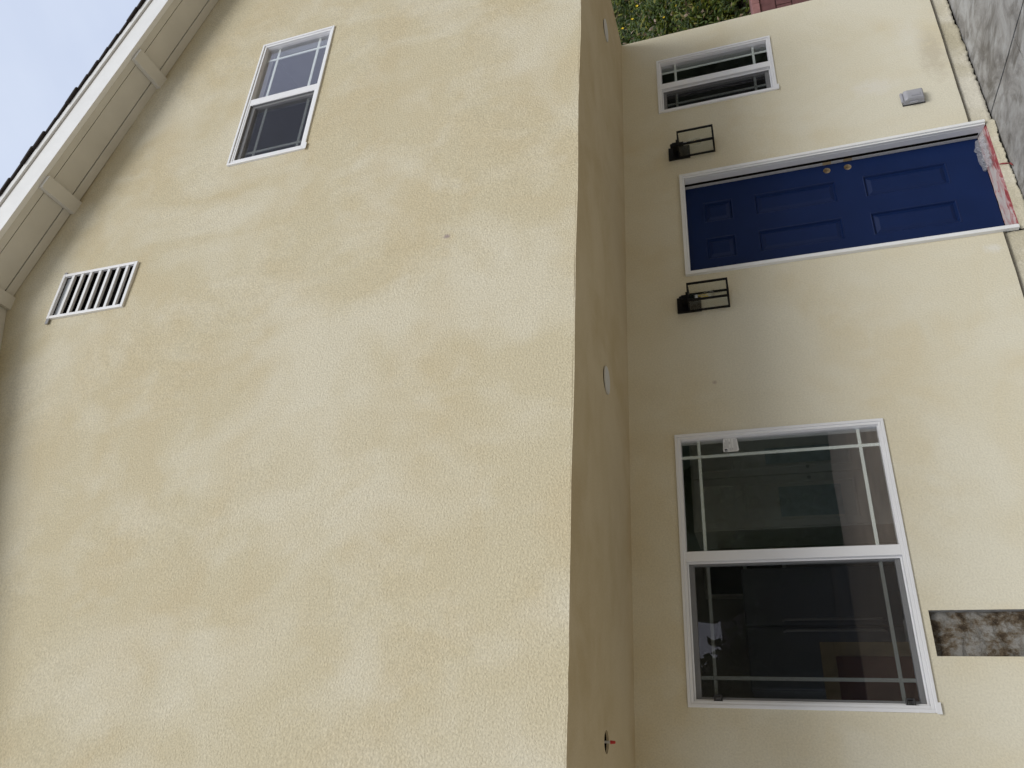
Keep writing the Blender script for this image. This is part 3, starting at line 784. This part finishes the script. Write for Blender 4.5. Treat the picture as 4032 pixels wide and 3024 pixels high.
obj('fridge_door', bx(-2.167, -1.725, 1.60, 1.655, 0.71, 1.975), M_FRIDGE, fr, 0.012)
for x in (-2.21, -2.13):
    bm = B(); tube(bm, [(x, 1.599, 1.0), (x, 1.56, 1.02), (x, 1.55, 1.1), (x, 1.55, 1.6), (x, 1.56, 1.68), (x, 1.599, 1.7)], 0.010, 8); obj('handle', bm, M_METAL, fr)
iw = empty('inner_window', (-1.45, 2.74, 1.55), house)
obj('frame', rg(-1.70, -1.36, 1.62, 2.36, 0.035, 2.70, 2.745), M_CAB, iw, 0.003)
obj('mullion', bx(-1.664, -1.396, 2.712, 2.74, 1.97, 2.00), M_CAB, iw)
obj('pane', bx(-1.666, -1.394, 2.742, 2.747, 1.655, 2.325), M_GAP, iw)
bd = empty('panelled_board', (-2.75, 0.75, 0.03))
tag(bd, 'tan wooden frame around a red-brown panel leaning behind the left pane of the big window', 'cabinet door')
obj('board_frame', rg(-2.95, -2.44, 0.03, 1.50, 0.085, 0.72, 0.745), M_TAN, bd, 0.003)
obj('board_panel', bx(-2.864, -2.526, 0.728, 0.738, 0.116, 1.414), M_RUST, bd)
obj('counter', bx(-3.6, -2.2, 0.765, 1.3, 0.03, 0.92), M_CAB, house)

# ------------------------------------------------------------------ porch lanterns
def lantern(xc, label):
    L = empty('wall_lantern', (xc, 0.0, 1.83)); tag(L, label, 'lantern', 'porch lanterns either side of the door')
    zt = 2.105; zb = 1.826; ca, cb = -0.030, -0.176; hw = 0.0755; t = 0.0125
    obj('backplate', bx(xc - .062, xc + .062, -0.022, -0.0015, 2.022, 2.190), M_BLACK, L, 0.002)
    bm = B(); box(bm, xc - .018, xc + .018, -0.118, -0.0225, 2.118, 2.150); obj('arm', bm, M_BLACK, L, 0.002)
    bm = B(); lathe(bm, xc, -0.103, [(0.017, 2.1505), (0.017, 2.160), (0.012, 2.166)]); obj('finial', bm, M_BLACK, L)
    bm = B(); box(bm, xc - hw, xc + hw, cb, ca, zt - 0.0095, zt); box(bm, xc - .030, xc + .030, -0.133, -0.073, zt + .0003, zt + 0.0125); obj('roof_plate', bm, M_BLACK, L, 0.0015)
    for sx in (-1, 1):
        for y in (cb, ca - t):
            xa = xc - hw if sx < 0 else xc + hw - t
            obj('cage_post', bx(xa, xa + t, y, y + t, zb + t + .0002, zt - .0097), M_BLACK, L)
    bm = B()
    box(bm, xc - hw, xc + hw, cb, cb + t, zb, zb + t); box(bm, xc - hw, xc + hw, ca - t, ca, zb, zb + t)
    box(bm, xc - hw, xc - hw + t, cb + t, ca - t, zb, zb + t); box(bm, xc + hw - t, xc + hw, cb + t, ca - t, zb, zb + t)
    obj('base_ring', bm, M_BLACK, L)
    g0 = 0.0035
    for (a, b, c, d_) in ((xc - hw + t, xc + hw - t, cb + .004, cb + .006), (xc - hw + t, xc + hw - t, ca - .006, ca - .004)):
        obj('glass_pane', bx(a, b, c, d_, zb + t, zt - .0098), M_CLEAR, L)
    for xa in (xc - hw + .004, xc + hw - .006):
        obj('glass_pane', bx(xa, xa + .002, cb + t, ca - t, zb + t, zt - .0098), M_CLEAR, L)
    yc = -0.103
    bm = B(); lathe(bm, xc, yc, [(0.019, 2.062), (0.019, 2.0951)]); obj('socket', bm, M_BLACK, L)
    bm = B(); lathe(bm, xc, yc, [(0.011, 2.036), (0.0135, 2.041), (0.0125, 2.046), (0.0135, 2.051), (0.0130, 2.0615)]); obj('bulb_base', bm, M_METAL, L, smooth=True)
    bm = B(); lathe(bm, xc, yc, [(0.004, 1.922), (0.016, 1.926), (0.025, 1.937), (0.029, 1.953), (0.027, 1.972), (0.021, 1.995), (0.015, 2.016), (0.0125, 2.034)]); obj('bulb', bm, M_BULB, L, smooth=True)
    bm = B()
    tube(bm, [(xc - .004, yc, 2.034), (xc - .011, yc, 1.965), (xc - .008, yc + .004, 2.0), (xc, yc - .003, 1.96), (xc + .008, yc, 2.0), (xc + .011, yc, 1.965), (xc + .004, yc, 2.034)], 0.0014, 5)
    obj('filament', bm, M_YEL, L)
    return L
lantern(-0.2545, 'black box wall lantern between the blue door and the large window')
lantern(1.213, 'black box wall lantern between the blue door and the small window')

# ------------------------------------------------------------------ recessed lights, hole and cable, outlet
def can_light(x, y, label, tilt):
    c = empty('ceiling_light', (x, y, HC - 0.012)); tag(c, label, 'ceiling light', 'flat round lights in the porch ceiling')
    bm = B(); lathe(bm, x, y, [(0.080, HC - 0.011), (0.086, HC - 0.008), (0.086, HC - 0.001)], 40); obj('trim_ring', bm, M_LENS, c, smooth=False)
    bm = B(); lathe(bm, x, y, [(0.066, HC - 0.0135), (0.071, HC - 0.0112)], 40); obj('lens', bm, M_LENS, c)
    bm = B(); lathe(bm, x, y, [(0.078, HC - 0.0009), (0.078, HC + 0.03)], 24); obj('housing', bm, M_GAP, c)
    c.rotation_euler = (tilt, 0, 0)
can_light(-1.198, -0.731, 'round white ceiling light above the large window', rad(3.0))
can_light(1.975, -0.708, 'round white ceiling light above the small window at the house corner', rad(2.5))
w = empty('hanging_cable', (hx, hy, 2.50)); tag(w, 'short grey cable with red cap hanging from the hole in the porch ceiling', 'cable')
bm = B(); tube(bm, [(hx, hy + .02, HC + 0.12), (hx, hy, HC + 0.03), (hx, hy, HC - 0.018)], 0.0055, 8); obj('sheath', bm, M_CABLE, w)
bm = B(); lathe(bm, hx, hy, [(0.005, HC - 0.042), (0.0062, HC - 0.040), (0.0085, HC - 0.0185)], 10); obj('wire_cap', bm, M_REDW, w)

oc = empty('outlet_cover', (1.320, 0.0, 0.31)); tag(oc, 'grey clear plastic bubble cover over a wall outlet right of the door', 'outlet cover')
x0, x1, z0, z1 = 1.262, 1.368, 0.318, 0.462
obj('gasket', bx(x0 - .004, x1 + .004, -0.006, -0.001, z0 - .004, z1 + .004), M_BLACKP, oc, 0.002)
obj('base', bx(x0, x1, -0.020, -0.0065, z0, z1), M_PLAST, oc, 0.004)
bm = B()
def loop(ins, y, zi=0): return [bm.verts.new(c) for c in ((x0 + ins, y, z0 + ins), (x1 - ins, y, z0 + ins), (x1 - ins, y, z1 - ins - zi), (x0 + ins, y, z1 - ins - zi))]
LL = [loop(0.003, -0.0205), loop(0.004, -0.046, 0.004), loop(0.013, -0.062, 0.016)]
for A_, B_ in zip(LL, LL[1:]):
    for k in range(4): bm.faces.new((A_[k], B_[k], B_[(k + 1) % 4], A_[(k + 1) % 4]))
bm.faces.new(LL[-1][::-1]); bmesh.ops.recalc_face_normals(bm, faces=bm.faces[:])
obj('bubble_lid', bm, M_PLAST, oc, 0.006)
obj('lid_rib', bx(x0 + .028, x1 - .052, -0.0665, -0.0622, z0 + .030, z1 - .055), M_PLAST, oc, 0.002)
obj('receptacle', bx(x0 + .034, x1 - .034, -0.026, -0.0205, z0 + .03, z1 - .04), M_GREYT, oc, 0.003)
obj('hinge', bx(x0 - .008, x0 + .006, -0.034, -0.021, z0 + .045, z1 - .045), M_PLAST, oc, 0.003)
obj('hinge_cap', bx(x0 + .006, x1 - .006, -0.040, -0.0205, z1 - .004, z1 + .014), M_PLAST, oc, 0.005)

# crumpled plastic left on the sill
bm = B(); g = {}; nu, nv = 34, 14
for i in range(nu + 1):
    for j in range(nv + 1):
        u, v = i / nu, j / nv
        x = 0.600 + 0.275 * u + 0.016 * noise.noise((u * 6, v * 4, 1)); 
        wv = 0.55 + 0.45 * noise.noise((u * 3.1, 7, 2))
        y = 0.012 + 0.082 * v
        z = 0.006 + 0.028 * v + (0.016 + 0.012 * wv) * math.sin(math.pi * min(1, v * 0.55 + 0.05)) * min(1, 4 * u) * min(1, 5 * (1 - u)) + 0.012 * noise.noise((u * 9, v * 5, 4)) + 0.007 * noise.noise((u * 21, v * 12, 4)) + 0.012
        g[i, j] = bm.verts.new((x, y - 0.01 * math.sin(math.pi * v), z))
for i in range(nu):
    for j in range(nv): bm.faces.new((g[i, j], g[i + 1, j], g[i + 1, j + 1], g[i, j + 1]))
pl = obj('plastic_sheet', bm, M_SHEET, base=(0.74, 0.05, 0.02)); tag(pl, 'crumpled scrap of clear plastic sheet lying on the door sill', 'plastic sheet')

# ------------------------------------------------------------------ block wall and shrubs to the right
rw = empty('block_wall', (6.0, 2.4, -0.2)); tag(rw, 'red-brown block retaining wall with pink cap course under the shrubs', 'retaining wall')
TOP = 1.262
obj('mortar_core', bx(3.02, 10.0, 2.225, 2.50, -0.4, TOP - 0.105), M_MORTAR, rw)
cm = None
def piece(name, x0_, x1_, y0_, y1_, z0_, z1_, m):
    obj(name, bx(x0_, x1_, y0_, y1_, z0_, z1_), m, rw, 0.006)
k = 0; z = TOP - 0.10
while z > 0.2:
    z2 = z - 0.19; xo = 3.0 + (0.2 if k % 2 else 0)
    while xo < 9.8:
        j = R.uniform(-.003, .003)
        if 4.4 < xo < 7.6: piece('block', xo + .005, xo + .395, 2.20 + j, 2.24, z2 + .005, z - .005, M_BLOCK)
        xo += 0.4
    z = z2 - 0.0; k += 1
xo = 3.0
while xo < 9.8:
    piece('cap_block', xo + .004, xo + .296, 2.175 + R.uniform(-.004, .004), 2.52, TOP - 0.098, TOP + R.uniform(-.004, .004), M_CAP); xo += 0.3

def leaf(bm, c, d, nrm, ln, w):
    s = d.cross(nrm).normalized(); nrm = s.cross(d).normalized()
    p = [c, c + d * ln * .35 + s * w * .5 - nrm * ln * .06, c + d * ln - nrm * ln * .12, c + d * ln * .35 - s * w * .5 - nrm * ln * .06, c + d * ln * .45 + nrm * ln * .05]
    v = [bm.verts.new(q) for q in p]
    bm.faces.new((v[0], v[1], v[4])); bm.faces.new((v[1], v[2], v[4])); bm.faces.new((v[2], v[3], v[4])); bm.faces.new((v[3], v[0], v[4]))
def rdir(rng):
    while True:
        v = Vector((rng.uniform(-1, 1), rng.uniform(-1, 1), rng.uniform(-1, 1)))
        if 0.05 < v.length < 1: return v.normalized()
def shrub(x, y, z, rx, ry, rz, nl, label, seed, flowers=()):
    rng = random.Random(seed)
    s = empty('shrub', (x, y, z)); tag(s, label, 'shrub', 'shrubs on the bank beside the house')
    bm = B(); tips = []
    for k in range(9):
        a = rng.uniform(0, 6.28); q = rng.uniform(.3, .9)
        tip = Vector((x + rx * q * math.cos(a), y + ry * q * math.sin(a), z + rz * rng.uniform(.9, 1.7)))
        m_ = Vector((x, y, z)).lerp(tip, .5) + Vector((0, 0, .15 * rz))
        tube(bm, [(x + rng.uniform(-.05, .05), y + rng.uniform(-.05, .05), z - .1), m_, tip], [.02, .013, .005], 5)
        tips.append((m_, tip))
    obj('stem', bm, M_BARK, s)
    bm = B(); c0 = Vector((x, y, z + rz * 0.9))
    nl = int(nl * 2.6)
    clumps = [(c0 + Vector((rng.gauss(0, .45) * rx, rng.gauss(0, .45) * ry, rng.gauss(0, .45) * rz)), rng.uniform(.12, .26)) for _ in range(max(8, nl // 60))]
    for k in range(nl):
        cc, cr = rng.choice(clumps)
        q = cc + rdir(rng) * cr * rng.uniform(.4, 1.1)
        d = (rdir(rng) + Vector((0, -.5, -.35)) + (q - cc).normalized() * .8).normalized()
        nrm = (rdir(rng) * .8 + Vector((-.2, -.6, .8))).normalized()
        ln = rng.uniform(.06, .125)
        leaf(bm, q, d, nrm, ln, ln * rng.uniform(.35, .55))
    obj('foliage', bm, M_LEAF, s)
    for (fx, fy, fz) in flowers:
        bm = B()
        for k in range(5):
            a = 2 * math.pi * k / 5; d = (Vector((math.cos(a) * .8, -.75, math.sin(a) * .8))).normalized()
            leaf(bm, Vector((fx, fy, fz)), d, Vector((-.3, -.8, .3)), .030, .022)
        obj('flower', bm, M_YEL, s)
    return s
shr = [(5.55, 2.95, 0.50, 900, 'low green shrub at the near end of the block wall', ()),
       (6.35, 2.95, 0.60, 2000, 'low dense green shrub just above the block wall', ((6.30, 2.62, 1.62), (6.55, 2.66, 1.95))),
       (7.15, 3.05, 0.66, 2200, 'bushy green shrub above the block wall at the picture edge', ((6.75, 2.70, 2.25), (6.95, 2.72, 2.0))),
       (6.95, 3.55, 0.75, 2400, 'green shrub with dry beige leaves halfway up the bank by the house corner', ((6.72, 2.92, 2.72), (6.9, 2.95, 2.45))),
       (7.95, 3.65, 0.78, 2400, 'leafy shrub with yellow flowers halfway up the bank at the picture edge', ((7.45, 3.05, 2.85), (7.6, 3.05, 2.55))),
       (8.10, 4.25, 0.80, 2400, 'upper green shrub on the bank by the house corner', ((7.75, 3.60, 3.18), (7.95, 3.62, 3.02))),
       (9.10, 4.30, 0.85, 2400, 'upper leafy shrub on the bank at the picture edge', ((8.75, 3.65, 3.15),)),
       (9.60, 5.10, 0.90, 2000, 'topmost shrub on the bank under the porch ceiling corner', ()),
       (10.6, 5.30, 0.95, 1800, 'topmost shrub at the far right of the bank', ())]
for i, (x, y, r, nl, lab, fl) in enumerate(shr):
    h = 1.16 + 0.62 * (y - 2.62)
    shrub(x, y, h - 0.02, r * 1.15, r * .8, r * .80, nl, lab, 40 + i, fl)

# ------------------------------------------------------------------ across the street: seen only as reflections in the panes
nb = empty('neighbour_house', (3.0, -31, -0.4)); tag(nb, 'dark grey single-storey house across the street reflected in the large window', 'house')
obj('wall', bx(-4, 10, -36, -29, -0.4, 2.6), M_NWALL, nb)
bm = B()
for (xa, xb) in ((-4.5, 10.5),):
    v = [bm.verts.new(c) for c in ((xa, -28.5, 2.5), (xb, -28.5, 2.5), (xb, -32.5, 4.3), (xa, -32.5, 4.3), (xa, -36.5, 2.5), (xb, -36.5, 2.5))]
    bm.faces.new((v[0], v[1], v[2], v[3])); bm.faces.new((v[3], v[2], v[5], v[4])); bm.faces.new((v[0], v[3], v[4])); bm.faces.new((v[1], v[5], v[2])); bm.faces.new((v[0], v[4], v[5], v[1]))
obj('roof', bm, M_NROOF, nb)
for x in (-2.2, 6.2):
    f_ = obj('window', rg(x, x + 1.8, 0.7, 2.0, 0.09, -28.99, -28.9), M_VINYL, nb)
    obj('pane', bx(x + .09, x + 1.71, -28.98, -28.96, 0.79, 1.91), M_GAP, f_)
obj('garage_door', bx(1.2, 4.6, -28.99, -28.93, -0.4, 1.9), M_NWALL, nb)
def tree(x, y, h, r, nl, label, seed):
    rng = random.Random(seed); t = empty('tree', (x, y, -0.42)); tag(t, label, 'tree', 'trees across the street')
    bm = B(); tube(bm, [(x, y, -0.45), (x + .1, y, h * .3), (x, y + .1, h * .7)], [.22, .16, .06], 8)
    for k in range(6):
        a = rng.uniform(0, 6.28); tube(bm, [(x, y, h * rng.uniform(.25, .5)), (x + r * .6 * math.cos(a), y + r * .6 * math.sin(a), h * rng.uniform(.6, .85))], [.08, .03], 6)
    obj('trunk', bm, M_BARK, t)
    bm = B(); cl = [(Vector((x, y, h * .62)) + Vector((rng.gauss(0, .42) * r, rng.gauss(0, .42) * r, rng.gauss(0, .42) * h * .55)), rng.uniform(.6, 1.2)) for _ in range(110)]
    for k in range(nl):
        c, cr = rng.choice(cl); q = c + rdir(rng) * cr * rng.uniform(.3, 1); q.z = max(q.z, 0.2)
        leaf(bm, q, rdir(rng), rdir(rng), rng.uniform(.4, .7), .34)
    obj('crown', bm, M_LEAF2, t)
    bm = B(); bmesh.ops.create_icosphere(bm, subdivisions=4, radius=1.0)
    for v in bm.verts:
        k = 1.02 + 0.24 * noise.noise(v.co * 2.1 + Vector((seed, 0, 0))) + 0.16 * noise.noise(v.co * 6)
        v.co = Vector((x + v.co.x * r * k, y + v.co.y * r * k, h * .55 + v.co.z * h * .46 * k))
    obj('inner_foliage', bm, M_LEAF2, t)
TREES = [(-9.5, -23, 6.0, 3, 'low leafy tree across the street reflected at the left of the big window'),
         (5.2, -22, 8.0, 3.0, 'dark leafy tree across the street reflected in the left pane of the big window'),
         (8.6, -21, 9.5, 3.2, 'tall dark tree across the street reflected in the right pane of the big window'),
         (12.2, -22, 10.0, 3.6, 'broad dark tree across the street reflected at the right edge of the big window'),
         (10.4, -25, 11.0, 3.6, 'tallest dark tree across the street, behind the others reflected in the big window'),
         (16.5, -21, 9.5, 3.6, 'dark tree across the street standing right of those reflected in the big window'),
         (20.5, -20, 9.5, 3.6, 'dark tree across the street reflected in the left half of the small window'),
         (24.5, -19.5, 10.0, 3.6, 'dark tree across the street reflected in the middle of the small window'),
         (28.5, -19, 10.5, 3.8, 'dark tree across the street reflected in the right half of the small window')]
for i, (x, y, h, r, lab) in enumerate(TREES):
    tree(x, y, h, r, 3500, lab, 90 + i)

hd = empty('hedge', (14, -19.2, -0.42)); tag(hd, 'long clipped dark hedge across the street, added to close bright gaps low in the reflections', 'hedge')  # unseen hedge added to block the bright horizon in the pane reflections
bm = B(); g = {}
prof = [(-0.7, -0.42), (-0.75, 1.2), (-0.6, 2.7), (0.6, 2.8), (0.75, 1.2), (0.7, -0.42)]
for i in range(181):
    for j, (py, pz) in enumerate(prof):
        x = 3.2 + 32 * i / 180
        g[i, j] = bm.verts.new((x, -19.2 + py + 0.25 * noise.noise((x * 1.3, j, 0)), pz + (0.5 * noise.noise((x * 0.9, j * .3, 4)) if 0 < j < 5 else 0)))
for i in range(180):
    for j in range(5): bm.faces.new((g[i, j], g[i + 1, j], g[i + 1, j + 1], g[i, j + 1]))
obj('hedge_core', bm, M_LEAF2, hd)
rng = random.Random(5); bm = B()
for k in range(5000):
    leaf(bm, Vector((rng.uniform(3.2, 35), -19.2 + rng.choice((.75, .75, .6, 0)) + rng.uniform(-.1, .12), rng.uniform(0, 3.1))), rdir(rng), rdir(rng), rng.uniform(.2, .4), .18)
obj('foliage', bm, M_LEAF2, hd)
tree(0.6, -26, 4.6, 1.3, 1500, 'small tree beside the neighbour house reflected at the top of the left pane', 120)
